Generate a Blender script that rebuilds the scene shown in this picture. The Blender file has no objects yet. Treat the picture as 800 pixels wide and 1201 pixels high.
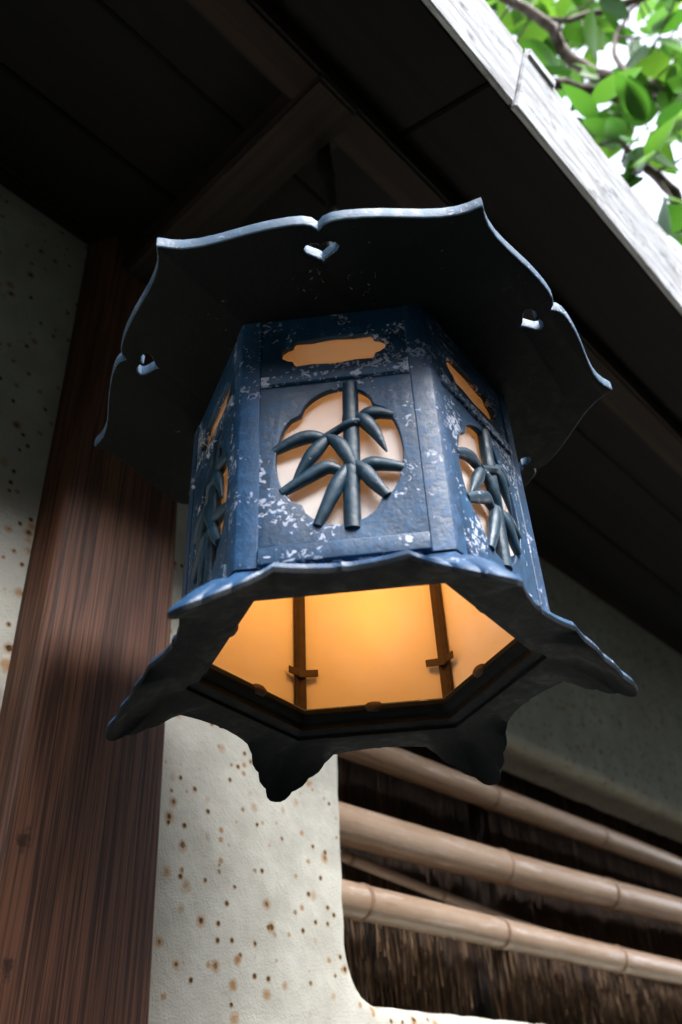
import bpy, bmesh, math, random
from mathutils import Vector, Matrix
random.seed(7)
PI = math.pi
R = math.radians
S = bpy.context.scene
COL = S.collection

# ------------------------------------------------------------------ camera
YAW, PITCH, ROLL = R(48.293), R(36.669), R(-2.899)
CAMP = Vector((-0.3755, -0.3224, -0.4572))
FPX = 1018.2                                   # focal length in pixels of the 800 x 1201 photograph
fw = Vector((math.sin(YAW)*math.cos(PITCH), math.cos(YAW)*math.cos(PITCH), math.sin(PITCH)))
r0 = Vector((math.cos(YAW), -math.sin(YAW), 0)); u0 = r0.cross(fw)
rt = math.cos(ROLL)*r0 + math.sin(ROLL)*u0
up = -math.sin(ROLL)*r0 + math.cos(ROLL)*u0
cd = bpy.data.cameras.new('camera'); cam = bpy.data.objects.new('camera', cd); COL.objects.link(cam)
m = Matrix((rt, up, -fw)).transposed().to_4x4(); m.translation = CAMP
cam.matrix_world = m
cd.sensor_fit = 'VERTICAL'; cd.sensor_height = 36; cd.lens = FPX/1201*36
cd.clip_start = 0.02; cd.clip_end = 500
cd.dof.use_dof = True; cd.dof.focus_distance = 0.60; cd.dof.aperture_fstop = 6.3
S.camera = cam

# ------------------------------------------------------------------ world, sun, exposure
SUN_AZ, SUN_EL = R(187), R(53)                 # azimuth from +Y towards +X (veiled sun behind the viewer)
w = bpy.data.worlds.new('World'); S.world = w; w.use_nodes = True
nt = w.node_tree; bg = nt.nodes['Background']
sky = nt.nodes.new('ShaderNodeTexSky'); sky.sky_type = 'NISHITA'; sky.sun_disc = False
sky.sun_elevation = SUN_EL; sky.sun_rotation = SUN_AZ
sky.air_density = 0.8; sky.dust_density = 2.0; sky.ozone_density = 1.0
hs = nt.nodes.new('ShaderNodeHueSaturation'); hs.inputs['Saturation'].default_value = .40      # thin overcast
nt.links.new(sky.outputs[0], hs.inputs['Color']); nt.links.new(hs.outputs[0], bg.inputs[0]); bg.inputs[1].default_value = 0.15
sd = bpy.data.lights.new('sun', 'SUN'); sd.energy = 1.5; sd.angle = R(44); sd.color = (.97, .98, 1)
so = bpy.data.objects.new('sun', sd); COL.objects.link(so)
tosun = Vector((math.sin(SUN_AZ)*math.cos(SUN_EL), math.cos(SUN_AZ)*math.cos(SUN_EL), math.sin(SUN_EL)))
so.rotation_euler = tosun.to_track_quat('Z', 'Y').to_euler(); so.location = tosun*20
S.view_settings.view_transform = 'Standard'; S.view_settings.look = 'None'
S.view_settings.gamma = 1; S.view_settings.use_curve_mapping = False
S.view_settings.exposure = 2.75

GROUND = -1.96
WALL = 0.32                                    # plaster face (Y); the lantern axis stands at X = Y = 0, its rim at Z = 0

# ------------------------------------------------------------------ materials
def mat(name):
    m = bpy.data.materials.new(name); m.use_nodes = True
    return m, m.node_tree, m.node_tree.nodes['Principled BSDF']
def N(nt, typ, **kw):
    n = nt.nodes.new('ShaderNode'+typ)
    for k, v in kw.items():
        if k.startswith('i_'):
            key = k[2:]; n.inputs[int(key) if key.isdigit() else key.replace('_', ' ')].default_value = v
        else: setattr(n, k, v)
    return n
def L(nt, a, b): nt.links.new(a, b)
def coords(nt, scale=(1, 1, 1), which='Object', rand=False):
    tc = N(nt, 'TexCoord'); mp = N(nt, 'Mapping'); mp.inputs['Scale'].default_value = scale
    L(nt, tc.outputs[which], mp.inputs[0])
    if rand:
        oi = N(nt, 'ObjectInfo'); vm = N(nt, 'VectorMath', operation='SCALE'); vm.inputs[0].default_value = (13.1, 7.7, 5.3)
        L(nt, oi.outputs['Random'], vm.inputs['Scale']); L(nt, vm.outputs[0], mp.inputs['Location'])
    return mp.outputs[0]
def noise(nt, co, scale, detail=4, rough=.55, dist=0):
    n = N(nt, 'TexNoise'); n.inputs['Scale'].default_value = scale; n.inputs['Detail'].default_value = detail
    n.inputs['Roughness'].default_value = rough; n.inputs['Distortion'].default_value = dist
    L(nt, co, n.inputs['Vector']); return n.outputs['Fac']
def ramp(nt, fac, stops, interp='LINEAR'):
    n = N(nt, 'ValToRGB'); n.color_ramp.interpolation = interp
    e = n.color_ramp.elements
    while len(e) < len(stops): e.new(.5)
    for el, (p, c) in zip(e, stops):
        el.position = p; el.color = (c, c, c, 1) if not hasattr(c, '__len__') else (*c, 1)
    L(nt, fac, n.inputs[0]); return n.outputs[0]
def mix(nt, fac, a, b, mode='MIX'):
    n = N(nt, 'Mix', data_type='RGBA', blend_type=mode)
    for s, v in ((n.inputs[0], fac), (n.inputs[6], a), (n.inputs[7], b)):
        if hasattr(v, 'is_linked'): L(nt, v, s)
        elif hasattr(v, '__len__'): s.default_value = (*v, 1)
        else: s.default_value = v
    return n.outputs[2]
def math_(nt, op, a, b=0.0):
    n = N(nt, 'Math', operation=op)
    for s, v in ((n.inputs[0], a), (n.inputs[1], b)):
        if hasattr(v, 'is_linked'): L(nt, v, s)
        else: s.default_value = v
    return n.outputs[0]
def bump(nt, b, h, strength, dist):
    n = N(nt, 'Bump'); n.inputs['Strength'].default_value = strength; n.inputs['Distance'].default_value = dist
    L(nt, h, n.inputs['Height']); L(nt, n.outputs[0], b.inputs['Normal'])

def iron_material(name, c0, c1, chip_col, chip_lo, rough=.45, chip_scale=60, edge=.0, spec=.45, wear=False):
    m, nt, b = mat(name)
    co = coords(nt, rand=True)
    big = noise(nt, co, 22, 5); fine = noise(nt, co, 420, 4, .65); mid = noise(nt, co, 130, 5, .6)
    base = mix(nt, ramp(nt, big, [(.35, 0.), (.68, 1.)]), c0, c1)
    base = mix(nt, math_(nt, 'MULTIPLY', ramp(nt, mid, [(.50, 0.), (.70, 1.)]), .55), base, tuple(min(1, v*1.9) for v in c1))
    # flaked paint: clusters (low frequency) of ragged flakes (high frequency)
    cl = noise(nt, co, chip_scale*.55, 3, .5); fl = noise(nt, co, chip_scale*4.2, 5, .6, .8)
    s = math_(nt, 'ADD', math_(nt, 'MULTIPLY', cl, .52), math_(nt, 'MULTIPLY', fl, .72))
    if wear:                                   # the paint goes first along the sides and under the top rail of each panel
        tcw = N(nt, 'TexCoord'); sx = N(nt, 'SeparateXYZ'); L(nt, tcw.outputs['Object'], sx.inputs[0])
        ax = math_(nt, 'ABSOLUTE', math_(nt, 'ADD', sx.outputs[0], -.006))
        s = math_(nt, 'ADD', s, ramp(nt, math_(nt, 'MULTIPLY', ax, 20), [(.45, -.03), (.85, .045)]))
        s = math_(nt, 'ADD', s, ramp(nt, math_(nt, 'ABSOLUTE', math_(nt, 'ADD', sx.outputs[2], .055)), [(.004, .06), (.012, 0.)]))
    ge = N(nt, 'NewGeometry')
    s = math_(nt, 'ADD', s, math_(nt, 'MULTIPLY', ramp(nt, ge.outputs['Pointiness'], [(.50, 0.), (.58, 1.)]), edge))
    chip = ramp(nt, s, [(chip_lo, 0.), (chip_lo+.012, 1.)])
    ccol = mix(nt, fine, tuple(v*.55 for v in chip_col), chip_col)
    col = mix(nt, chip, base, ccol)
    L(nt, col, b.inputs['Base Color'])
    L(nt, ramp(nt, mid, [(.3, rough-.08), (.7, rough+.18)]), b.inputs['Roughness'])
    b.inputs['Specular IOR Level'].default_value = spec
    h = math_(nt, 'ADD', math_(nt, 'MULTIPLY', fine, .35), math_(nt, 'MULTIPLY', mid, .8))
    h = math_(nt, 'SUBTRACT', h, math_(nt, 'MULTIPLY', chip, .8))
    bump(nt, b, h, .55, .0012)
    return m
M = {}
M['paint'] = iron_material('blue_paint', (.004, .029, .072), (.008, .056, .132), (.55, .60, .76), .752, edge=.05, wear=True)
M['paint_post'] = iron_material('blue_paint_worn', (.006, .034, .086), (.011, .060, .145), (.42, .48, .68), .762, edge=.04)
M['paint_orn'] = iron_material('ornament_paint', (.005, .025, .046), (.008, .040, .070), (.45, .52, .62), .80, rough=.42)
M['roof'] = iron_material('roof_iron', (.0032, .0042, .0042), (.0052, .0064, .0062), (.22, .22, .19), .815, rough=.6, spec=.12)
M['base'] = iron_material('base_underside_shade', (.0025, .0042, .006), (.004, .0068, .0095), (.06, .07, .08), .86, rough=.6, spec=.10)  # shade below the flange put into a near-black tone
M['rim'] = iron_material('worn_skylit_rim_paint', (.030, .070, .125), (.055, .105, .165), (.42, .48, .58), .74, rough=.5)  # sky light on the rim put into the colour, along with wear
M['iron'] = iron_material('black_iron', (.010, .010, .010), (.018, .017, .016), (.05, .05, .05), .85, rough=.6)

def rusty():
    m, nt, b = mat('rusty_strip'); co = coords(nt, rand=True)
    L(nt, ramp(nt, noise(nt, co, 160, 5), [(.3, (.010, .006, .004)), (.75, (.034, .015, .007))]), b.inputs['Base Color'])
    b.inputs['Roughness'].default_value = .7; bump(nt, b, noise(nt, co, 500, 4), .5, .001)
    return m
M['rust'] = rusty()

def pane_material():
    m, nt, b = mat('frosted_glass')
    out = nt.nodes['Material Output']; co = coords(nt, rand=True)
    c = ramp(nt, noise(nt, co, 24, 3), [(.3, (.91, .89, .86)), (.7, (.95, .94, .92))])
    df = N(nt, 'BsdfDiffuse'); tr = N(nt, 'BsdfTranslucent'); gl = N(nt, 'BsdfGlossy'); gl.inputs['Roughness'].default_value = .35
    L(nt, c, df.inputs[0]); L(nt, c, tr.inputs[0])
    m1 = N(nt, 'MixShader'); m1.inputs[0].default_value = .43; L(nt, df.outputs[0], m1.inputs[1]); L(nt, tr.outputs[0], m1.inputs[2])
    fr = N(nt, 'Fresnel'); fr.inputs[0].default_value = 1.4
    m2 = N(nt, 'MixShader'); L(nt, fr.outputs[0], m2.inputs[0]); L(nt, m1.outputs[0], m2.inputs[1]); L(nt, gl.outputs[0], m2.inputs[2])
    L(nt, m2.outputs[0], out.inputs[0]); nt.nodes.remove(b)
    return m
M['pane'] = pane_material()

def plaster():
    m, nt, b = mat('spotted_plaster'); co = coords(nt)
    big = noise(nt, co, 3.2, 4); mid = noise(nt, co, 26, 5, .6); fine = noise(nt, co, 420, 3, .6)
    col = ramp(nt, big, [(.3, (.52, .50, .43)), (.5, (.60, .585, .51)), (.72, (.66, .645, .56))])
    col = mix(nt, ramp(nt, mid, [(.36, .55), (.60, 0.)]), col, (.44, .42, .36))
    # iron specks: dark grains with a rusty halo, sizes vary
    wob = noise(nt, co, 120, 3)
    masks = []
    for sc, keep, r_core, r_halo in ((50, .56, .085, .26), (115, .74, .13, .32), (25, .76, .05, .14)):
        v = N(nt, 'TexVoronoi'); v.inputs['Scale'].default_value = sc; L(nt, co, v.inputs['Vector'])
        sep = N(nt, 'SeparateColor'); L(nt, v.outputs['Color'], sep.inputs[0])
        on = ramp(nt, sep.outputs[0], [(keep, 0.), (keep+.02, 1.)])
        d = math_(nt, 'ADD', v.outputs['Distance'], math_(nt, 'MULTIPLY', math_(nt, 'SUBTRACT', wob, .5), .22))
        d = math_(nt, 'DIVIDE', d, math_(nt, 'ADD', math_(nt, 'MULTIPLY', sep.outputs[1], .9), .35))
        halo = math_(nt, 'MULTIPLY', ramp(nt, d, [(r_core, 1.), (r_halo*1.3, 0.)], 'EASE'), on)
        core = math_(nt, 'MULTIPLY', ramp(nt, d, [(r_core*1.0, 1.), (r_core*1.7, 0.)]), math_(nt, 'MULTIPLY', on, ramp(nt, sep.outputs[2], [(.30, 0.), (.42, 1.)])))
        col = mix(nt, math_(nt, 'MULTIPLY', halo, .85), col, (.40, .21, .07))
        col = mix(nt, math_(nt, 'MULTIPLY', core, .92), col, (.055, .035, .022))
        masks.append(core)
    L(nt, col, b.inputs['Base Color']); b.inputs['Roughness'].default_value = .9
    b.inputs['Specular IOR Level'].default_value = .2
    h = math_(nt, 'ADD', math_(nt, 'MULTIPLY', fine, .25), mid)
    for k in masks: h = math_(nt, 'SUBTRACT', h, math_(nt, 'MULTIPLY', k, .35))
    bump(nt, b, h, .8, .004)
    return m
M['plaster'] = plaster()

def wood(name, c0, c1, c2, axis='Z', fine=260, rough=.62, bstr=.4, knots=()):
    m, nt, b = mat(name)
    def sc(a, l): return tuple(l if k == axis else a for k in 'XYZ')
    warp = coords(nt, sc(1, .12), rand=True)
    g1 = noise(nt, coords(nt, sc(1, .012), rand=True), fine, 3, .6)
    g2 = noise(nt, warp, 16, 3, .5, .4); g3 = noise(nt, coords(nt, sc(1, .03), rand=True), fine*.3, 4, .6)
    base = mix(nt, ramp(nt, g2, [(.3, 0.), (.7, 1.)]), c0, c1)
    f = math_(nt, 'ADD', math_(nt, 'MULTIPLY', g1, .55), math_(nt, 'MULTIPLY', g3, .45))
    col = mix(nt, ramp(nt, f, [(.43, .9), (.57, 0.)]), base, c2)
    for kx, kz, kr in knots:                   # small dark knots
        tck = N(nt, 'TexCoord'); mk = N(nt, 'Mapping'); mk.inputs['Location'].default_value = (-kx/kr, 0, -kz/(kr*1.5)); mk.inputs['Scale'].default_value = (1/kr, 0, 1/(kr*1.5))
        L(nt, tck.outputs['Object'], mk.inputs[0]); ln = N(nt, 'VectorMath', operation='LENGTH'); L(nt, mk.outputs[0], ln.inputs[0])
        dk = math_(nt, 'ADD', ln.outputs['Value'], math_(nt, 'MULTIPLY', math_(nt, 'SUBTRACT', noise(nt, coords(nt), 160, 5, .7), .5), 2.6))
        col = mix(nt, ramp(nt, dk, [(.35, .8), (1.0, 0.)]), col, tuple(v*.5 for v in c2))
    L(nt, col, b.inputs['Base Color']); b.inputs['Roughness'].default_value = rough
    b.inputs['Specular IOR Level'].default_value = .35
    bump(nt, b, f, bstr, .002)
    return m
M['cedar'] = wood('cedar_post', (.150, .062, .036), (.235, .104, .058), (.042, .018, .012), 'Z', 520, .5, knots=((-.056, -.262, .007), (.018, -.62, .009), (-.052, -.345, .006)))
M['beam_x'] = wood('dark_beam', (.030, .018, .012), (.048, .028, .018), (.011, .007, .005), 'X', 120, .7)
M['beam_y'] = wood('dark_rafter', (.030, .018, .012), (.048, .028, .018), (.011, .007, .005), 'Y', 120, .7)
M['board'] = wood('dark_board', (.007, .006, .006), (.012, .0095, .0085), (.003, .003, .003), 'X', 90, .75)  # even near-black tone, darkened to deepen the shadow under the eave

def weathered():
    m, nt, b = mat('weathered_fascia'); co = coords(nt, rand=True)
    st = coords(nt, (.09, 1, 1), rand=True)
    g = noise(nt, st, 130, 5, .65); sp = noise(nt, coords(nt, (.35, 1, 1), rand=True), 75, 5, .7); big = noise(nt, co, 9, 3)
    col = ramp(nt, big, [(.3, (.58, .60, .64)), (.7, (.70, .72, .76))])
    col = mix(nt, ramp(nt, g, [(.36, .6), (.56, 0.)]), col, (.23, .22, .21))
    col = mix(nt, ramp(nt, sp, [(.56, 0.), (.68, .8)]), col, (.16, .165, .175))
    L(nt, col, b.inputs['Base Color']); b.inputs['Roughness'].default_value = .8
    bump(nt, b, g, .5, .003); return m
M['fascia'] = weathered()

def bamboo_mat():
    m, nt, b = mat('dried_bamboo')
    st = coords(nt, (.02, 1, 1), rand=True); co = coords(nt, (.3, 1, 1), rand=True)
    g = noise(nt, st, 220, 4, .6); bl = noise(nt, co, 18, 4); sc_ = noise(nt, coords(nt, (.12, 1, 1), rand=True), 90, 5, .7)
    col = mix(nt, ramp(nt, bl, [(.35, 0.), (.68, 1.)]), (.36, .235, .150), (.50, .36, .26))
    col = mix(nt, ramp(nt, g, [(.38, .22), (.58, 0.)]), col, (.30, .19, .12))
    col = mix(nt, ramp(nt, sc_, [(.54, 0.), (.66, .5)]), col, (.70, .60, .54))
    col = mix(nt, ramp(nt, sc_, [(.30, .5), (.40, 0.)]), col, (.22, .13, .08))
    L(nt, col, b.inputs['Base Color']); b.inputs['Roughness'].default_value = .27; b.inputs['Specular IOR Level'].default_value = .6
    bump(nt, b, g, .15, .002); return m
M['bamboo'] = bamboo_mat()
def simple(name, c0, c1, scale=40, rough=.6):
    m, nt, b = mat(name); co = coords(nt, rand=True)
    L(nt, ramp(nt, noise(nt, co, scale, 4), [(.3, c0), (.7, c1)]), b.inputs['Base Color'])
    b.inputs['Roughness'].default_value = rough; bump(nt, b, noise(nt, co, scale*4, 4), .3, .002); return m
M['node'] = simple('bamboo_node', (.20, .11, .065), (.34, .21, .13), 90)
M['bark'] = simple('tree_bark', (.045, .032, .025), (.16, .12, .095), 55, .85)
M['tile'] = simple('roof_shingle', (.05, .045, .04), (.10, .09, .08), 20, .9)

def twig_mat():
    m, nt, b = mat('brushwood'); a = N(nt, 'Attribute', attribute_name='tone')
    L(nt, ramp(nt, a.outputs['Fac'], [(0., (.014, .008, .006)), (.5, (.11, .058, .030)), (1., (.46, .29, .16))]), b.inputs['Base Color'])
    b.inputs['Roughness'].default_value = .75; return m
M['twig'] = twig_mat()

def leaf_mat():
    m, nt, b = mat('leaf'); out = nt.nodes['Material Output']
    oi = N(nt, 'ObjectInfo'); a = N(nt, 'Attribute', attribute_name='tone')
    r = math_(nt, 'FRACT', math_(nt, 'ADD', oi.outputs['Random'], a.outputs['Fac']))
    c = ramp(nt, r, [(0., (.022, .070, .012)), (.5, (.046, .125, .018)), (1., (.095, .190, .026))])
    L(nt, c, b.inputs['Base Color']); b.inputs['Roughness'].default_value = .35
    tr = N(nt, 'BsdfTranslucent'); L(nt, mix(nt, 1., c, (1.25, 1.35, .8), 'MULTIPLY'), tr.inputs[0])
    ms = N(nt, 'MixShader'); ms.inputs[0].default_value = .55
    L(nt, b.outputs[0], ms.inputs[1]); L(nt, tr.outputs[0], ms.inputs[2]); L(nt, ms.outputs[0], out.inputs[0]); return m
M['leaf'] = leaf_mat()
def ground_mat():
    m, nt, b = mat('garden_ground'); co = coords(nt)
    c = ramp(nt, noise(nt, co, 1.4, 6, .6), [(.35, (.010, .016, .006)), (.6, (.020, .020, .012)), (.8, (.034, .031, .024))])
    L(nt, c, b.inputs['Base Color']); b.inputs['Roughness'].default_value = .95
    bump(nt, b, noise(nt, co, 60, 6, .7), .8, .02); return m
M['ground'] = ground_mat()
M['hedge'] = simple('added_hedge_leaf', (.022, .026, .016), (.040, .044, .028), 30, .7)

# ------------------------------------------------------------------ helpers
def ob(name, me, material=None, parent=None, loc=(0, 0, 0), rot=(0, 0, 0)):
    o = bpy.data.objects.new(name, me); COL.objects.link(o)
    if material is not None and me is not None and not me.materials: me.materials.append(M[material])
    o.location = loc; o.rotation_euler = rot
    if parent: o.parent = parent
    return o
def tag(o, label=None, cat=None, group=None, kind=None):
    for k, v in (('label', label), ('category', cat), ('group', group), ('kind', kind)):
        if v: o[k] = v
    return o
def empty(name, loc=(0, 0, 0)):
    o = bpy.data.objects.new(name, None); COL.objects.link(o); o.location = loc; o.empty_display_size = .02
    return o
def smooth(me, ang=40):
    me.shade_smooth()
    try: me.set_sharp_from_angle(angle=R(ang))
    except Exception: pass
    return me
def mesh(verts, faces, sm=None, name='m'):
    me = bpy.data.meshes.new(name); me.from_pydata([tuple(v) for v in verts], [], faces); me.validate()
    bm = bmesh.new(); bm.from_mesh(me); bmesh.ops.recalc_face_normals(bm, faces=bm.faces); bm.to_mesh(me); bm.free()
    if sm: smooth(me, sm)
    return me
def plate(outlines, t, bev=0.0, res=2):
    """flat plate with holes; drawn in (x, z), thickness along y centred on 0, bevelled rims"""
    c = bpy.data.curves.new('c', 'CURVE'); c.dimensions = '2D'; c.fill_mode = 'BOTH'
    c.extrude = max(t/2-bev, 1e-5); c.bevel_depth = bev; c.bevel_resolution = res; c.offset = -bev
    for pts in outlines:
        s = c.splines.new('POLY'); s.points.add(len(pts)-1); s.use_cyclic_u = True
        for p, q in zip(s.points, pts): p.co = (q[0], q[1], 0, 1)
    o = bpy.data.objects.new('tmp', c); COL.objects.link(o)
    dg = bpy.context.evaluated_depsgraph_get(); me = bpy.data.meshes.new_from_object(o.evaluated_get(dg))
    bpy.data.objects.remove(o); bpy.data.curves.remove(c)
    me.transform(Matrix.Rotation(PI/2, 4, 'X')); me.materials.clear()
    bm = bmesh.new(); bm.from_mesh(me); bmesh.ops.remove_doubles(bm, verts=bm.verts, dist=1e-5)
    bmesh.ops.recalc_face_normals(bm, faces=bm.faces); bm.to_mesh(me); bm.free()
    return smooth(me, 35)
def box(x0, x1, y0, y1, z0, z1, bev=.003, jit=0.0):
    bm = bmesh.new(); bmesh.ops.create_cube(bm, size=1)
    for v in bm.verts:
        v.co = ((x0+x1)/2+v.co.x*(x1-x0), (y0+y1)/2+v.co.y*(y1-y0), (z0+z1)/2+v.co.z*(z1-z0))
        if jit: v.co += Vector([random.uniform(-jit, jit) for _ in range(3)])
    if bev: bmesh.ops.bevel(bm, geom=bm.edges[:], offset=bev, segments=2, affect='EDGES')
    me = bpy.data.meshes.new('box'); bm.to_mesh(me); bm.free()
    return smooth(me, 50)
def tube(path, rads, n=10, cap=True, flat=1.0):
    """round tube through the points; flat < 1 squeezes it along y"""
    P = [Vector(p) for p in path]; V = []; F = []
    for i, p in enumerate(P):
        d = (P[min(i+1, len(P)-1)]-P[max(i-1, 0)]).normalized()
        ref = Vector((0, 1, 0)) if abs(d.y) < .9 else Vector((1, 0, 0))
        a = d.cross(ref).normalized(); b = d.cross(a)
        for k in range(n):
            t = 2*PI*k/n; V.append(p+rads[i]*(math.cos(t)*a+flat*math.sin(t)*b))
    for i in range(len(P)-1):
        for k in range(n):
            F.append((i*n+k, i*n+(k+1) % n, (i+1)*n+(k+1) % n, (i+1)*n+k))
    if cap: F += [tuple(range(n)), tuple(range((len(P)-1)*n, len(P)*n))]
    return mesh(V, F, 60)
def spline(pts, n):
    P = [Vector(p) for p in pts]; P = [2*P[0]-P[1]]+P+[2*P[-1]-P[-2]]; out = []
    for i in range(1, len(P)-2):
        for k in range(n):
            t = k/n; a, b, c, d = P[i-1:i+3]
            out.append(.5*((2*b)+(c-a)*t+(2*a-5*b+4*c-d)*t*t+(3*b-a-3*c+d)*t**3))
    return out+[P[-2]]
def hexloop(Rad, z): return [Vector((Rad*math.cos(k*PI/3), Rad*math.sin(k*PI/3), z)) for k in range(6)]
def loft(rings, cap0=True, cap1=True, sm=30):
    V = [v for r in rings for v in r]; n = len(rings[0]); F = []
    for i in range(len(rings)-1):
        for k in range(n): F.append((i*n+k, i*n+(k+1) % n, (i+1)*n+(k+1) % n, (i+1)*n+k))
    if cap0: F.append(tuple(range(n)))
    if cap1: F.append(tuple(range((len(rings)-1)*n, len(rings)*n)))
    return mesh(V, F, sm)
def at(px, py, d):
    """a point d metres from the camera in the direction of a pixel of the photograph"""
    v = rt*((px-400)/FPX) - up*((py-600.5)/FPX) + fw
    return CAMP+v.normalized()*d

# ------------------------------------------------------------------ setting: ground
gm = bpy.data.meshes.new('g'); gm.from_pydata([(-200, -200, GROUND), (200, -200, GROUND), (200, 200, GROUND), (-200, 200, GROUND)], [], [(0, 1, 2, 3)])
tag(ob('ground', gm, 'ground'), kind='structure')

# unseen hedges added behind and beside the viewer to block low sky
hq = random.Random(2)
def hedge(x0, x1, y0, y1, top, n, label):
    V, F = [], []
    for i in range(n):
        f = hq.random()
        c = Vector((hq.uniform(x0, x1), hq.uniform(y0, y1), GROUND+top*hq.random()**.8))
        if f < .2: c.z = GROUND+top+hq.uniform(-.1, .15)
        elif x1-x0 > y1-y0: c.y = hq.choice((y0, y1))+hq.uniform(-.1, .1)
        else: c.x = hq.choice((x0, x1))+hq.uniform(-.1, .1)
        a = Vector((hq.gauss(0, 1), hq.gauss(0, 1), hq.gauss(0, 1))).normalized(); b = a.orthogonal().normalized(); k = len(V); s_ = hq.uniform(.09, .17)
        V += [c-a*s_, c+b*s_*.5, c+a*s_, c-b*s_*.5]; F.append((k, k+1, k+2, k+3))
    hm = bpy.data.meshes.new('hedge'); hm.from_pydata([tuple(v) for v in V], [], F)
    h = tag(ob('added_hedge', box(x0, x1, y0, y1, GROUND-.05, GROUND+top, .05), 'hedge'), label, 'hedge', 'added hedges that block low sky')
    tag(ob('foliage', hm, 'hedge', h), kind='stuff')
hedge(-5.2, 9, -3.85, -3.35, 4.55, 8000, 'added tall dark hedge facing the wall, unseen, blocks low sky')
hedge(-4.6, -4.1, -3.3, 1.5, 4.4, 4000, 'added dark hedge square to the wall, unseen, blocks low side sky')

# ------------------------------------------------------------------ plaster wall, left of the post
WT = .09
me = plate([[(-2.6, GROUND-.05), (.0, GROUND-.05), (.0, .47), (-2.6, .47)]], WT, .003)
tag(ob('plaster_wall', me, 'plaster', loc=(0, WALL+WT/2, 0)), 'blank rust speckled plaster wall bay ending at the cedar post', 'wall')
# plaster wall with the window
def rrect(x0, x1, z0, z1, r, n=8):
    P = []
    for cx, cz, a0 in ((x1-r, z1-r, 0), (x0+r, z1-r, 90), (x0+r, z0+r, 180), (x1-r, z0+r, 270)):
        for k in range(n+1):
            a = R(a0+90*k/n); P.append((cx+r*math.cos(a), cz+r*math.sin(a)))
    return P
hole = rrect(.327, 1.75, -.336, .022, .05)
rr = random.Random(3)
hole2 = []
for i, p in enumerate(hole):                 # hand-trowelled, slightly uneven edge
    q = hole[(i+1) % len(hole)]; nseg = max(1, int(math.hypot(q[0]-p[0], q[1]-p[1])/.02))
    for k in range(nseg):
        t = k/nseg; hole2.append((p[0]+(q[0]-p[0])*t+rr.uniform(-.0011, .0011), p[1]+(q[1]-p[1])*t+rr.uniform(-.0011, .0011)))
me = plate([[(.004, GROUND-.05), (3.2, GROUND-.05), (3.2, .47), (.004, .47)], hole2], WT, .016, 4)
tag(ob('plaster_wall', me, 'plaster', loc=(0, WALL+WT/2, 0)), 'rust speckled plaster wall with a round-cornered window barred by bamboo', 'wall')

# ------------------------------------------------------------------ cedar post
rings = []
for i in range(25):
    z = GROUND-.05+(.45-GROUND+.05)*i/24
    fr = .0545+.033*(.09-z) if z > -.4 else .0707
    fl = max(-.0715-.004*(z+.02), -.0775) if z < .2 else -.0722      # front arris
    sl = min(max(.006+.018*(z+.3), .002), .02)
    wv = .0006*math.sin(z*9)
    pts = [(fl-sl+wv, WALL+.01), (fl-sl*.8+wv, WALL-.006), (fl-.0015+wv, WALL-.028), (fl+.003+wv, WALL-.0315), ((fl+fr)/2, WALL-.0325),
           (fr-.003, WALL-.031), (fr, WALL-.028), (fr+.001, WALL+.01), ((fl+fr)/2, WALL+.012)]
    rings.append([Vector((x, y, z)) for x, y in pts])
tag(ob('wooden_post', loft(rings, sm=25), 'cedar'), 'reddish brown cedar post with fine vertical grain between plaster bays', 'post')
post = bpy.data.objects['wooden_post']

# ------------------------------------------------------------------ eave roof above
roof = tag(empty('eave_roof', (0, .3, .40)), 'dark timber eave with bleached edge boards jutting from the wall', 'roof')
def rp(name, me, mt):
    o = ob(name, me, mt, roof); o.location = (0, -.3, -.40); return o
rp('purlin', box(-2.6, 3.2, -.0405, .0035, .401, .446, .004), 'beam_x')
rp('hanger_beam', box(-.056, .0025, -.0385, WALL+.02, .396, .440, .004), 'beam_y')
for xb in (-1.25, 2.35):
    rp('hanger_beam', box(xb-.028, xb+.03, -.0385, WALL+.02, .396, .440, .004), 'beam_y')
rp('wall_plate', box(-2.6, 3.2, WALL-.022, WALL+.11, .441, .53, .005), 'beam_x')
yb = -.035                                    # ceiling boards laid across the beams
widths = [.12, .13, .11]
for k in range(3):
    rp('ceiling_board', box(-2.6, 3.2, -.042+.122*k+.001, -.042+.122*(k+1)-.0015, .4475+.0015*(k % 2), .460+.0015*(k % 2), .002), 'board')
SL = R(20)
def eave_piece(name, x0, x1, a0, a1, h0, h1, mt, bev=.003):
    """box in the sloped frame: a runs outwards and down from the purlin's outer edge, h is square to the slope"""
    me = box(x0, x1, -a1, -a0, h0, h1, bev)
    o = ob(name, me, mt, roof); o.location = (0, -.0405-.3, .4385-.40); o.rotation_euler = (SL, 0, 0); return o
AX = .1235                                     # slope length purlin -> fascia
joints = [-2.6, -1.05, .083, .478+.0, 1.30, 2.2, 3.2]
bj = [-2.6, -1.05, .066, 1.28, 2.2, 3.2]
for a, b in zip(bj[:-1], bj[1:]): eave_piece('eave_board', a+.0015, b-.0015, .002, AX-.001, -.004, .010, 'board', .002)
for a, b in zip(bj[:-1], bj[1:]): eave_piece('eave_board', a+.03, b+.02, -.75, .001, .0115, .024, 'board', .002)
rr = random.Random(5)
fj = [-2.6, -1.05, .100, .500, 1.28, 2.2, 3.2]
for i, (a, b) in enumerate(zip(fj[:-1], fj[1:])):
    off = (0, .0, .0012, .0004, .001, .0)[i]
    eave_piece('fascia_board', a+.0014+.0006*(i % 2), b-.0014, AX, AX+.007+off*.5, -.006, .071+off, 'fascia', .0015)
eave_piece('fascia_splice', .1015, .158, AX+.0015, AX+.0100, .066, .0815, 'fascia', .004)
eave_piece('fascia_splice', .502, .555, AX+.0015, AX+.0088, .066, .0800, 'fascia', .004)
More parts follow.
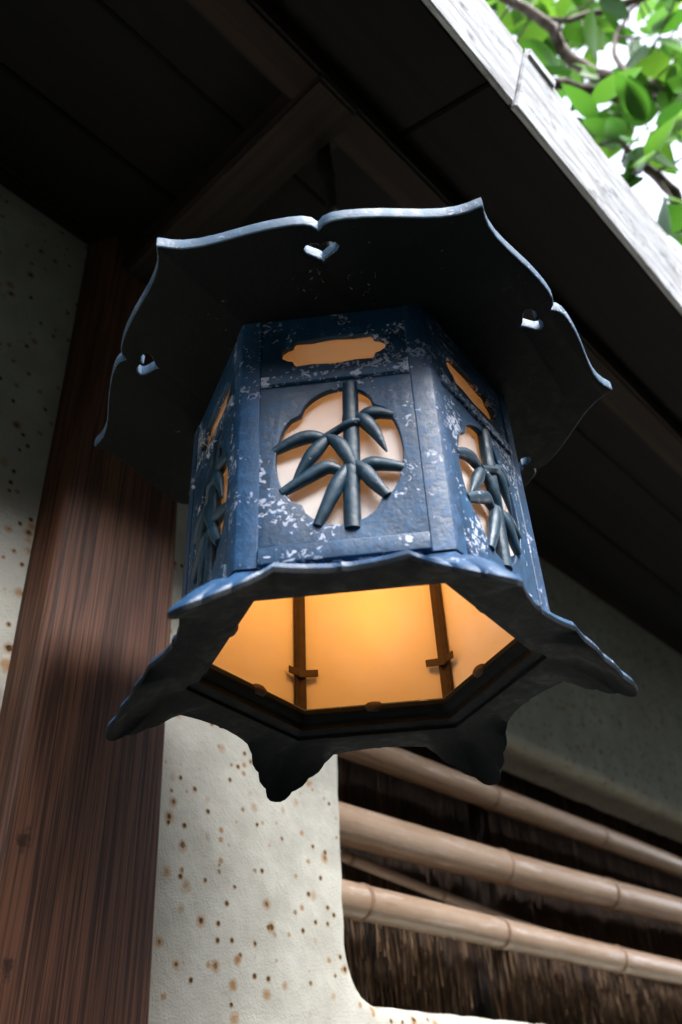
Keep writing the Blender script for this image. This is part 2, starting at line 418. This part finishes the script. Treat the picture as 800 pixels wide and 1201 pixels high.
eave_piece('shingle_layer', -2.6, 3.2, -.80, AX+.002, .026, .052, 'tile', .002)
back = box(-2.6, 3.2, .78, 1.5, .60, .66, .004); rp('back_roof', back, 'tile')

# ------------------------------------------------------------------ behind the window: board wall, frame post, brushwood, bamboo
tag(ob('board_wall', box(-2.6, 3.2, .62, .65, GROUND, .62, .002), 'board'), 'dark board wall behind the brushwood screen', 'wall')
tag(ob('screen_post', tube([(.725, .445, -.60), (.722, .448, -.2), (.72, .445, .2)], [.012, .013, .012], 10), 'board'), 'dark upright post between two bundles of brushwood', 'post')
rr = random.Random(11)
V, F, T = [], [], []
def twig(x, y, z0, z1, r, lean, tone, tip):
    b = len(V); n = 3; seg = 5
    for i in range(seg+1):
        t = i/seg; k_ = (1-t); cx = x+lean*k_**1.6+rr.uniform(-.0018, .0018); cy = y-.012*k_**3*rr.random()+rr.uniform(-.0015, .0015); rad = r*(.5+.5*t)
        for k in range(n):
            a = 2*PI*k/n+.6; V.append((cx+rad*math.cos(a), cy+rad*math.sin(a), z0+(z1-z0)*t)); T.append(min(1, max(0, tone+tip*max(0, 1-t*4.5))))
    for i in range(seg):
        for k in range(n): F.append((b+i*n+k, b+i*n+(k+1) % n, b+(i+1)*n+(k+1) % n, b+(i+1)*n+k))
clumps = [(.30+.045*i+rr.uniform(-.01, .01), rr.uniform(-.02, .02), rr.uniform(-.022, .022)) for i in range(35)]
for i in range(6500):
    cx, cz, cl = rr.choice(clumps); x = cx+rr.gauss(0, .017); lay = rr.random()
    if .690 < x < .752 and lay < .85: continue
    y = .410+.055*lay
    bot = (-.262+cz+rr.gauss(0, .018)) if lay < .45 else (-.315+cz+rr.gauss(0, .022))
    twig(x, y, bot, .20, rr.uniform(.0006, .0015) if rr.random() < .85 else rr.uniform(.0016, .0026), cl+rr.gauss(0, .016), rr.betavariate(1.2, 4)*.8, rr.random()**2*.8)
me = bpy.data.meshes.new('brush'); me.from_pydata(V, [], F)
at_ = me.attributes.new('tone', 'FLOAT', 'POINT'); at_.data.foreach_set('value', T)
tag(ob('brushwood_screen', me, 'twig'), 'dense screen of thin brown brushwood twigs behind the bamboo bars', 'screen', kind='stuff')

def bamboo(p0, p1, r, nodes, label, gname, bend=.004):
    P0, P1 = Vector(p0), Vector(p1); e = tag(empty('bamboo_pole', P0), label, 'bamboo pole', gname)
    d = P1-P0; ln = d.length; n = 120; path, rad = [], []
    for i in range(n+1):
        t = i/n; s = t*ln; x = P0.x+d.x*t
        g = min(abs(x-q) for q in nodes)
        rr_ = r*(1-.10*t)*(1+.055*math.exp(-(g/.006)**2)-.03*math.exp(-((g-.011)/.006)**2))
        path.append(d*t+Vector((0, bend*.4*math.sin(t*7), bend*math.sin(t*5+p0[2]*20)))); rad.append(rr_)
    ob('culm', tube(path, rad, 20), 'bamboo', e)
    for q in nodes:
        t = (q-P0.x)/d.x
        if not 0 < t < 1: continue
        c = path[min(n, int(t*n))]; rq = r*(1-.10*t)
        pr = [(-.0035, 1.02), (-.0018, 1.075), (0, 1.085), (.0014, 1.055), (.0022, 1.06), (.004, 1.01)]
        ob('node_ring', tube([c+d.normalized()*a for a, _ in pr], [rq*k for _, k in pr], 20, False), 'node', e)
    return e
g = 'bamboo bars across the window'
bamboo((.30, .357, -.0507), (1.80, .357, -.0626), .0178, [.20, .683, .985, 1.30, 1.6], 'topmost bamboo bar across the window, under the plaster lip', g, .003)
bamboo((.30, .357, -.152), (1.80, .357, -.126), .0228, [.22, .676, .975, 1.28, 1.55], 'middle bamboo bar across the window, smooth tan', g, .003)
bamboo((.30, .357, -.2345), (1.80, .357, -.2335), .0185, [.393, .662, .958, 1.26, 1.57], 'lowest bamboo bar across the window, pale and scuffed', g, .003)
bamboo((.30, .392, -.165), (1.80, .40, -.262), .0065, [.42, .60, .8, 1.0, 1.2, 1.45], 'thin slanting cane behind the bamboo bars', None, .008)

# ------------------------------------------------------------------ the lantern
PHI = R(-173.105)
lan = tag(empty('hanging_lantern', (0, 0, 0)), 'blue painted iron hexagonal hanging lantern lit from inside, bamboo cutouts', 'lantern')
lan.rotation_euler = (0, 0, PHI)               # children: corner k at k*60 degrees, face k at 30+k*60
# --- canopy: scalloped hexagon with six heart holes
RC = .2015
def rim_outline(scale=1.0):
    P = []
    A = RC*math.cos(PI/6); half = RC/2
    prof = [(0, .0), (.03, -.0008), (.08, -.0026), (.15, -.0040), (.25, -.0042), (.36, -.0030), (.48, -.0010), (.60, .0010), (.72, .0024), (.83, .0030), (.91, .0026), (.965, .0008), (1, -.0028)]
    for k in range(6):
        a = PI/6+k*PI/3; n = Vector((math.cos(a), math.sin(a))); t = Vector((-n.y, n.x))
        for s, o in prof: P.append(n*(A+o)+t*(-half+s*half))
        for s, o in prof[-2:0:-1]: P.append(n*(A+o)+t*(half-s*half))
    return [(p.x*scale, p.y*scale) for p in P]
def heart(a):
    n = Vector((math.cos(a), math.sin(a))); t = Vector((-n.y, n.x)); P = []
    for i in range(20):
        u = 2*PI*i/20
        hx = .0086*math.sin(u)**3*1.0; hy = .0075*(13*math.cos(u)-5*math.cos(2*u)-2*math.cos(3*u)-math.cos(4*u))/15
        q = n*(.1565*math.cos(0)-.0*hy+hy*.9) + t*hx*1.25; P.append((q.x, q.y))
    return P
def canopy_mesh():
    me = plate([rim_outline()]+[heart(PI/6+k*PI/3) for k in range(6)], .010, .0015, 2)
    me.transform(Matrix.Rotation(-PI/2, 4, 'X'))      # back to the xy plane
    for v in me.vertices:
        r = math.hypot(v.co.x, v.co.y); v.co.z += .005
    return me
cme = canopy_mesh(); cme.materials.append(M['roof']); cme.materials.append(M['rim'])
for p in cme.polygons:                         # sky light put into paler, worn paint round rim and in heart holes
    if abs(p.normal.z) < .8: p.material_index = 1
canopy = ob('canopy', cme, None, lan)
crown = []
for Rk, z in ((.146, .009), (.142, .013), (.110, .030), (.075, .058), (.048, .088), (.034, .112), (.040, .116), (.040, .124), (.020, .128)):
    crown.append(hexloop(Rk, z))
ob('canopy_dome', loft(crown, sm=25), 'roof', lan)
def lathe(prof, n=20, sm=40):
    return loft([[Vector((r*math.cos(2*PI*k/n), r*math.sin(2*PI*k/n), z)) for k in range(n)] for r, z in prof], sm=sm)
ob('finial', lathe([(.012, .127), (.020, .133), (.024, .145), (.021, .158), (.012, .170), (.006, .180), (.005, .190)]), 'roof', lan)
ring = [(.013*math.cos(a), 0, .203+.015*math.sin(a)) for a in [2*PI*i/24 for i in range(25)]]
ob('hanging_ring', tube(ring, [.0028]*25, 8, False), 'iron', lan)
# --- corner posts
RB = .119
def chevron(R0, wd, th, z0, z1, inset=0):
    c = Vector((R0, 0)); e1 = Vector((math.cos(R(120)), math.sin(R(120)))); e2 = Vector((e1.x, -e1.y))
    n1 = Vector((math.cos(R(30)), math.sin(R(30)))); n2 = Vector((n1.x, -n1.y)); q = th/math.cos(R(30))
    b = .0009
    P = [c+e1*b*1.2, c+e1*(wd-b), c+e1*wd-n1*b, c+e1*wd-n1*th, c-Vector((q, 0)), c+e2*wd-n2*th, c+e2*wd-n2*b, c+e2*(wd-b), c+e2*b*1.2]
    return loft([[Vector((p.x, p.y, z)) for p in P] for z in (z0, z1)], sm=30)
pm = chevron(RB+.0022, .0135, .0035, -.1985, .004); im = chevron(RB-.0080, .0060, .0030, -.197, .002)
im2 = chevron(RB-.0004, .0180, .0022, -.1985, .004)
for k in range(6):
    p = ob('corner_post', pm, 'paint_post', lan, rot=(0, 0, k*PI/3))
    ob('post_fillet', im2, 'paint_post', p)
    ob('inner_strip', im, 'rust', lan, rot=(0, 0, k*PI/3))
# --- face panels (local frame: x along the face, -y outwards, z up)
AP = RB*math.cos(PI/6)
def mokko():
    P = []
    def arc(p, q, o, n, e=.62):
        p, q, o = Vector(p), Vector(q), Vector(o)
        for i in range(n):
            t = i/n; P.append(p.lerp(q, t)+o*(math.sin(PI*t)**e))
    a, b, c, d = (-.0222, -.0888), (.0226, -.0862), (.0226, -.1592), (-.0226, -.1578)
    arc(a, b, (.0012, .0182), 22, .50); arc(b, c, (.0152, 0), 22, .48); arc(c, d, (0, -.0160), 22, .52); arc(d, a, (-.0152, 0), 22, .48)
    return [(p.x, p.y) for p in P]
def transom():
    q = [(.0345, 0), (.0335, .0035), (.0300, .0062), (.0268, .0072), (.0258, .0105), (.0245, .0118), (.014, .0112), (.006, .0122), (0, .0128)]
    up_ = q+[(-x, z) for x, z in q[-2::-1]]
    lo = [(-x, -z) for x, z in q[1:]]+[(x, -z) for x, z in q[-2:0:-1]]
    return [(x, z-.0335) for x, z in up_+lo]
HW = .0485
panel_me = plate([[(-HW, -.1985), (HW, -.1985), (HW, .003), (-HW, .003)], mokko(), transom()], .0042, .0008, 2)
rail1 = plate([[(-HW+.0012, -.0622), (HW-.0012, -.0622), (HW-.0012, -.0545), (-HW+.0012, -.0545)]], .0036, .0009)
rail2 = plate([[(-HW+.0012, -.1980), (HW-.0012, -.1980), (HW-.0012, -.1868), (-HW+.0012, -.1868)]], .0040, .0009)
LEAVES = [[(-.0060, -.1095), (-.0170, -.1068), (-.0275, -.1095), (-.0388, -.1152)],
          [(-.0045, -.1075), (-.0125, -.1175), (-.0200, -.1285), (-.0280, -.1415)],
          [(.0115, -.0945), (.0165, -.0995), (.0225, -.1100), (.0284, -.1254)],
          [(.0130, -.0965), (.0190, -.0935), (.0255, -.0935), (.0345, -.0962)],
          [(-.0070, -.1085), (.0010, -.1170), (.0065, -.1300), (.0114, -.1449)],
          [(.0020, -.1365), (-.0075, -.1325), (-.0190, -.1385), (-.0345, -.1478)],
          [(.0055, -.1320), (-.0010, -.1450), (-.0065, -.1575), (-.0140, -.1740)],
          [(.0090, -.1315), (.0145, -.1390), (.0195, -.1480), (.0265, -.1580)],
          [(.0095, -.1370), (.0170, -.1332), (.0250, -.1340), (.0375, -.1376)]]
leaf_me = []
for i, q in enumerate(LEAVES):
    lift = (-.0005, -.0012, -.002, -.0008, -.0022, -.001, -.0018, -.0022, -.0006)[i]
    P = spline([(x, lift-.0008*math.sin(PI*j/3), z) for j, (x, z) in enumerate(q)], 5); n = len(P)-1
    endr = .0030 if i in (0, 3, 5, 6, 7, 8) else .0007
    rad = []
    for j in range(n+1):
        t = j/n; rad.append(.0026+(.0049-.0026)*math.sin(min(1, t/.45)*PI/2) if t < .45 else .0049+(endr-.0049)*((t-.45)/.55)**1.5)
    leaf_me.append(tube(P, rad, 12, True, .75))
stem_P = spline([(.0092, -.0008, -.066), (.0084, -.0008, -.095), (.0076, -.0008, -.125), (.0062, -.0008, -.150), (.0056, -.0008, -.178)], 8)
stem_R = []
for p in stem_P:
    g_ = min(abs(p.z+.0965), abs(p.z+.1365)); stem_R.append(.0050*(1+.14*math.exp(-(g_/.0022)**2)))
stem_me = tube(stem_P, stem_R, 12, True, .8)
br_me = tube(spline([(.0135, -.003, -.1005), (.0075, -.0048, -.1025), (.0, -.003, -.1055), (-.0080, -.0018, -.1095)], 5), [.0026]*16, 10)
pane_me = box(-.0525, .0525, -.0008, .0008, -.1945, .0, 0)
for k in range(6):
    a = PI/6+k*PI/3; rz = a+PI/2; n = Vector((math.cos(a), math.sin(a), 0))
    p = ob('panel', panel_me, 'paint', lan, loc=n*(AP-.0008), rot=(0, 0, rz))
    ob('rail', rail1, 'paint', p, loc=(0, -.0026, 0)); ob('rail', rail2, 'paint', p, loc=(0, -.0028, 0))
    ob('bamboo_stem', stem_me, 'paint_orn', p); ob('bamboo_twig', br_me, 'paint_orn', p)
    for lm in leaf_me: ob('bamboo_leaf', lm, 'paint_orn', p)
    ob('pane', pane_me, 'pane', lan, loc=n*(AP-.0052), rot=(0, 0, rz))
# --- top plate that closes the body, socket and bulb
ob('top_plate', loft([hexloop(RB-.004, -.0015), hexloop(RB-.004, .006)], sm=20), 'iron', lan)
sock = ob('lamp_socket', lathe([(.014, -.002), (.014, -.030), (.0165, -.031), (.0165, -.042), (.012, -.043)]), 'iron', lan)
def bulb_mat():
    m, nt, b = mat('bulb_glow'); nt.nodes.remove(b); e = N(nt, 'Emission')
    e.inputs[0].default_value = (1, .38, .065, 1); e.inputs[1].default_value = BULB
    L(nt, e.outputs[0], nt.nodes['Material Output'].inputs[0]); return m
BULB = 4.6
M['bulb'] = bulb_mat()
ob('bulb', lathe([(.010, -.040), (.013, -.048), (.022, -.062), (.025, -.074), (.022, -.086), (.013, -.095), (.003, -.098)], 20), 'bulb', lan)
# --- flared base with six cloud-scrolled feet
ZM, ZF = -.2165, -.2440
def base_mesh():
    cols = []                                  # (outer point, corner excess) around the base
    half = [(.1610, .0000), (.1606, .0040), (.1585, .0072), (.1550, .0094), (.1528, .0100), (.1514, .0126), (.1482, .0168), (.1445, .0188),
            (.1425, .0194), (.1410, .0222), (.1378, .0258), (.1342, .0276), (.1322, .0282), (.1300, .0306), (.1272, .0335)]   # radial, tangential
    ap_m = .1195
    for k in range(6):
        a = k*PI/3; e = Vector((math.cos(a), math.sin(a))); t = Vector((-e.y, e.x))
        seq = [(r, -w_) for r, w_ in half[:0:-1]]+half
        for r, w_ in seq: cols.append((e*r+t*w_, max(0, min(1, (r-.1272)/(.1610-.1272))), math.atan2(w_, r)+a))
        # straight run to the next corner with a small cusp in the middle
        a2 = a+PI/6; n = Vector((math.cos(a2), math.sin(a2))); tt = Vector((-n.y, n.x))
        p_end = e*half[-1][0]+t*half[-1][1]; s0 = p_end.dot(tt); o0 = p_end.dot(n)
        for s in (.75, .52, .34, .18, .07, 0, -.07, -.18, -.34, -.52, -.75):
            x = s0*s; o = o0+(ap_m-o0)*(1-s*s)+.0022*math.exp(-(x/.0022)**2)+(.0012*abs(math.sin(s*PI*1.5)))
            q = n*o+tt*x; cols.append((q, 0, math.atan2(q.y, q.x)))
    def hexr(ang, Rad):
        b = (ang % (PI/3))-PI/6; return Rad*math.cos(PI/6)/math.cos(b)
    V, F = [], []; nr = 0
    for P, ex, ang in cols:
        u = Vector((math.cos(ang), math.sin(ang))); zo = ZM+(ZF-ZM)*ex**.85
        prof = []
        # underside from the opening outwards: stepped mouldings, then the flare
        for Rh, z in ((.0985, -.1985), (.0985, -.2015), (.1015, -.2055), (.1050, -.2070), (.1052, -.2110), (.1095, -.2125), (.1130, -.2130), (.1133, -.2152), (.1165, -.2160)):
            q = u*hexr(ang, Rh); prof.append((q.x, q.y, z))
        qi = u*hexr(ang, .1165)
        for s in (.35, .7, 1):
            q = qi.lerp(P, s); z = -.2160+(zo+.2160)*(s**1.9); prof.append((q.x, q.y, z))
        prof.append((P.x*1.004, P.y*1.004, zo+.0030)); 
        for s in (1, .72, .45, .2):
            q = qi.lerp(P*.995, s); z = -.2160+(zo+.2160)*(s**1.9)+.0062+.0070*(1-s); prof.append((q.x, q.y, z))
        q = u*hexr(ang, .1180); prof.append((q.x, q.y, -.1975))
        q = u*hexr(ang, .1000); prof.append((q.x, q.y, -.1970))
        nr = len(prof); V += prof
    nc = len(cols)
    for i in range(nc):
        j = (i+1) % nc
        for k in range(nr): F.append((i*nr+k, j*nr+k, j*nr+(k+1) % nr, i*nr+(k+1) % nr))
    return mesh(V, F, 32)
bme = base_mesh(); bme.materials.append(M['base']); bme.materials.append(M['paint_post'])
for p in bme.polygons:                         # blue paint on upward faces; the underside's shade is in its dark colour
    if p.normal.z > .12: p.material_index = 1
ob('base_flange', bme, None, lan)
# --- inside fittings: glass clips at the corners, keeper lugs along the opening
def clip_mesh():
    bm = bmesh.new()
    for s in (-1, 1):
        m_ = Matrix.Translation((-.0052, s*.0062, 0)) @ Matrix.Rotation(s*R(24), 4, 'Z') @ Matrix.Diagonal((.0011, .0120, .0058, 1))
        bmesh.ops.create_cube(bm, size=1, matrix=m_)
    bmesh.ops.create_cube(bm, size=1, matrix=Matrix.Translation((-.0015, 0, 0)) @ Matrix.Diagonal((.006, .0045, .0075, 1)))
    bmesh.ops.bevel(bm, geom=bm.edges[:], offset=.0004, segments=1, affect='EDGES')
    me = bpy.data.meshes.new('clip'); bm.to_mesh(me); bm.free(); return me
cm = clip_mesh()
lug_me = lathe([(.0001, -.006), (.0035, -.0055), (.0055, -.002), (.0058, .002), (.0040, .005), (.0001, .0058)], 10)
lug_me.transform(Matrix.Diagonal((1.3, .7, .62, 1)))
for k in range(6):
    a = k*PI/3; e = Vector((math.cos(a), math.sin(a), 0))
    ob('glass_clip', cm, 'rust', lan, loc=e*(RB-.0108)+Vector((0, 0, -.166)), rot=(0, 0, a))
    a2 = a+PI/6; n = Vector((math.cos(a2), math.sin(a2), 0))
    ob('keeper_lug', lug_me, 'rust', lan, loc=n*(.0868)+Vector((0, 0, -.1995)), rot=(0, 0, a2+PI/2))

# ------------------------------------------------------------------ iron hook that carries the lantern
hk = tag(empty('iron_hook', (.012, .02, .446)), 'black iron hook under the eave carrying the lantern', 'hook')
o = ob('shank', tube(spline([(.012, .022, .4465), (.013, .022, .405), (.012, .020, .37), (.006, .012, .345), (.0, .004, .30), (0, .0015, .24), (0, .004, .215), (0, -.004, .1995), (0, -.012, .205), (0, -.014, .222)], 5),
            [.0075]*6+[.0085]*10+[.006]*10+[.0042]*20), 'iron', hk); o.location = -hk.location
o = ob('mount_plate', box(-.008, .032, .006, .040, .4425, .4475, .001), 'iron', hk); o.location = -hk.location

# ------------------------------------------------------------------ broad-leaved tree over the eave
tree = tag(empty('evergreen_tree', (2.7, -1.25, GROUND)), 'broad leaved evergreen tree with glossy green leaves over the eave edge', 'tree')
TO = -tree.location
def tpart(name, me, mt, parent=None):
    o = ob(name, me, mt, parent or tree); o.location = TO if parent is None else (0, 0, 0); return o
crotch = Vector((2.45, -1.05, .55))
tpart('trunk', tube(spline([(2.7, -1.25, GROUND-.05), (2.66, -1.22, -1.2), (2.55, -1.12, -.3), crotch, (2.3, -1.0, 1.2), (2.35, -1.1, 2.0), (2.3, -1.0, 2.8)], 5), [.10-.0022*i for i in range(31)], 12), 'bark')
def branch(pts, ra, rb, nseg=5):
    P = spline(pts, nseg); n = len(P)-1
    return P, tpart('branch', tube([p+Vector((0, 0, .006*math.sin(i*1.9))) for i, p in enumerate(P)], [ra+(rb-ra)*i/n for i in range(n+1)], 8), 'bark')
B = []
B.append(branch([crotch, (1.9, -.75, 1.3), at(860, 150, 2.15), at(800, 112, 2.1), at(745, 98, 2.05), at(700, 88, 2.05), at(662, 62, 2.08), at(642, 28, 2.1), at(575, -15, 2.15), at(520, -70, 2.2)], .022, .008))
B.append(branch([(1.9, -.75, 1.3), at(880, 40, 2.5), at(780, -5, 2.35), at(718, 10, 2.3), at(655, 24, 2.25), at(610, 12, 2.25)], .014, .004))
B.append(branch([at(800, 112, 2.1), at(740, 118, 1.98), at(697, 108, 1.92), at(655, 98, 1.88), at(630, 98, 1.86)], .009, .012))
B.append(branch([crotch, (1.7, -.6, 1.5), at(840, 270, 1.85), at(790, 225, 1.75), at(752, 190, 1.72), at(725, 165, 1.72)], .022, .004))
B.append(branch([(2.3, -1.0, 1.2), (1.8, -.9, 1.9), at(800, -60, 2.7), at(740, -20, 2.7), at(690, -40, 2.7)], .03, .006))
B.append(branch([at(745, 98, 2.05), at(720, 60, 2.2), at(735, 20, 2.3), at(770, -20, 2.4)], .007, .003))
def leaf_mesh(seed):
    q = random.Random(seed); n = 7; V = []; F = []; ln = 1.0; wd = .40+.06*q.random(); droop = q.uniform(.05, .22); fold = q.uniform(.10, .25)
    for i in range(n+1):
        t = i/n; wv = wd*.5*max(.0, math.sin(PI*min(1, t**.85)))**.8*(1-.25*t)*1.15
        if i == n: wv = .004
        z = -droop*t*t
        V += [(t, -wv, z+fold*wv), (t, 0, z-.006), (t, wv, z+fold*wv)]
    for i in range(n): F += [(3*i, 3*i+1, 3*i+4, 3*i+3), (3*i+1, 3*i+2, 3*i+5, 3*i+4)]
    V.append((-.14, 0, .02)); V.append((-.14, .012, .02)); V.append((0, -.012, 0)); V.append((0, .012, 0))
    b = len(V)-4; F.append((b, b+1, b+3, b+2))
    me = bpy.data.meshes.new('leaf'); me.from_pydata(V, [], F); me.validate(); me.materials.append(M['leaf']); me.shade_smooth()
    return me
LM = [leaf_mesh(i) for i in range(6)]
q = random.Random(21)
def orient(d, flatness):
    d = d.normalized(); side = d.cross(Vector((0, 0, 1)))
    if side.length < .1: side = Vector((1, 0, 0))
    side.normalize(); nrm = side.cross(d)
    ang = q.gauss(0, flatness); side2 = side*math.cos(ang)+nrm*math.sin(ang); nrm2 = d.cross(side2)*-1
    return Matrix((d, nrm2.cross(d), nrm2)).transposed()
def rosette(c, out, n, size, parent):
    """a whorl of leaves at a twig tip"""
    for i in range(n):
        rnd = Vector((q.gauss(0, 1), q.gauss(0, 1), q.gauss(0, .6))).normalized()
        d = (out*.6+rnd).normalized(); d.z -= .15
        o = bpy.data.objects.new('leaf', q.choice(LM)); COL.objects.link(o); o.parent = parent
        s = size*q.uniform(.72, 1.15)
        mt = orient(d, .6).to_4x4() @ Matrix.Diagonal((s, s, s, 1))
        mt.translation = c+d*.012; o.matrix_local = mt
def twig_to(p0, p1, parent):
    mid = (p0+p1)/2+Vector((q.uniform(-.02, .02), q.uniform(-.02, .02), q.uniform(-.03, .01)))
    me = tube(spline([p0, mid, p1], 4), [.0032-.0002*i for i in range(9)], 5)
    o = ob('twig', me, 'bark', parent); return o
def nearest(p):
    return min(((b, v) for b in B for v in b[0]), key=lambda t: (t[1]-p).length)
spots = []
for px, py, d, n, s in [(705, 150, 1.72, 4, .105), (735, 170, 1.7, 4, .11), (752, 200, 1.68, 3, .115), (690, 130, 1.8, 4, .10), (760, 150, 1.75, 4, .11),
                        (790, 275, 1.66, 2, .105), (800, 165, 1.75, 3, .11), (720, 200, 1.72, 2, .10), (780, 130, 1.9, 4, .10), (748, 205, 1.66, 3, .115), (778, 232, 1.66, 3, .11), (700, 175, 1.74, 2, .09)]:
    spots.append((at(px, py, d), n, s))
for i in range(44):
    px = q.uniform(560, 830); py = q.uniform(-40, 135 if px > 690 else 75)
    spots.append((at(px, py, q.uniform(2.0, 2.9)), 5, q.uniform(.085, .115)))
nl = 0
for c, n, s in spots:
    b, v = nearest(c)
    twig_to(v, c, b[1]); rosette(c, (c-v).normalized(), n, s, b[1])
# the rest of the crown (outside the picture): one mass of leaves
V, F, T = [], [], []
for i in range(5200):
    u = Vector((q.gauss(0, 1), q.gauss(0, 1), q.gauss(0, 1))).normalized()*(q.random()**.4)
    c = Vector((2.55, -1.15, 2.15))+Vector((u.x*1.15, u.y*1.0, u.z*1.0))
    # keep this mass out of the sprays that are built leaf by leaf
    rel = c-CAMP; zc = rel.dot(fw)
    pxx, pyy = 400+FPX*rel.dot(rt)/zc, 600.5-FPX*rel.dot(up)/zc
    if zc > 0 and pxx < 850 and rel.length < 2.9: continue
    if zc > 0 and pxx < 800 and pyy > 125-.4*(800-pxx): continue
    d = Vector((q.gauss(0, 1), q.gauss(0, 1), q.gauss(-.2, .6))).normalized(); mt = orient(d, .6)*q.uniform(.08, .12); src = q.choice(LM)
    b0 = len(V); tone = q.random()
    for vv in src.vertices: V.append(c+mt @ vv.co); T.append(tone)
    for p_ in src.polygons: F.append(tuple(b0+k for k in p_.vertices))
me = bpy.data.meshes.new('crown'); me.from_pydata([tuple(v) for v in V], [], F); a_ = me.attributes.new('tone', 'FLOAT', 'POINT'); a_.data.foreach_set('value', T); me.shade_smooth()
cr = tpart('crown', me, 'leaf'); cr['kind'] = 'stuff'
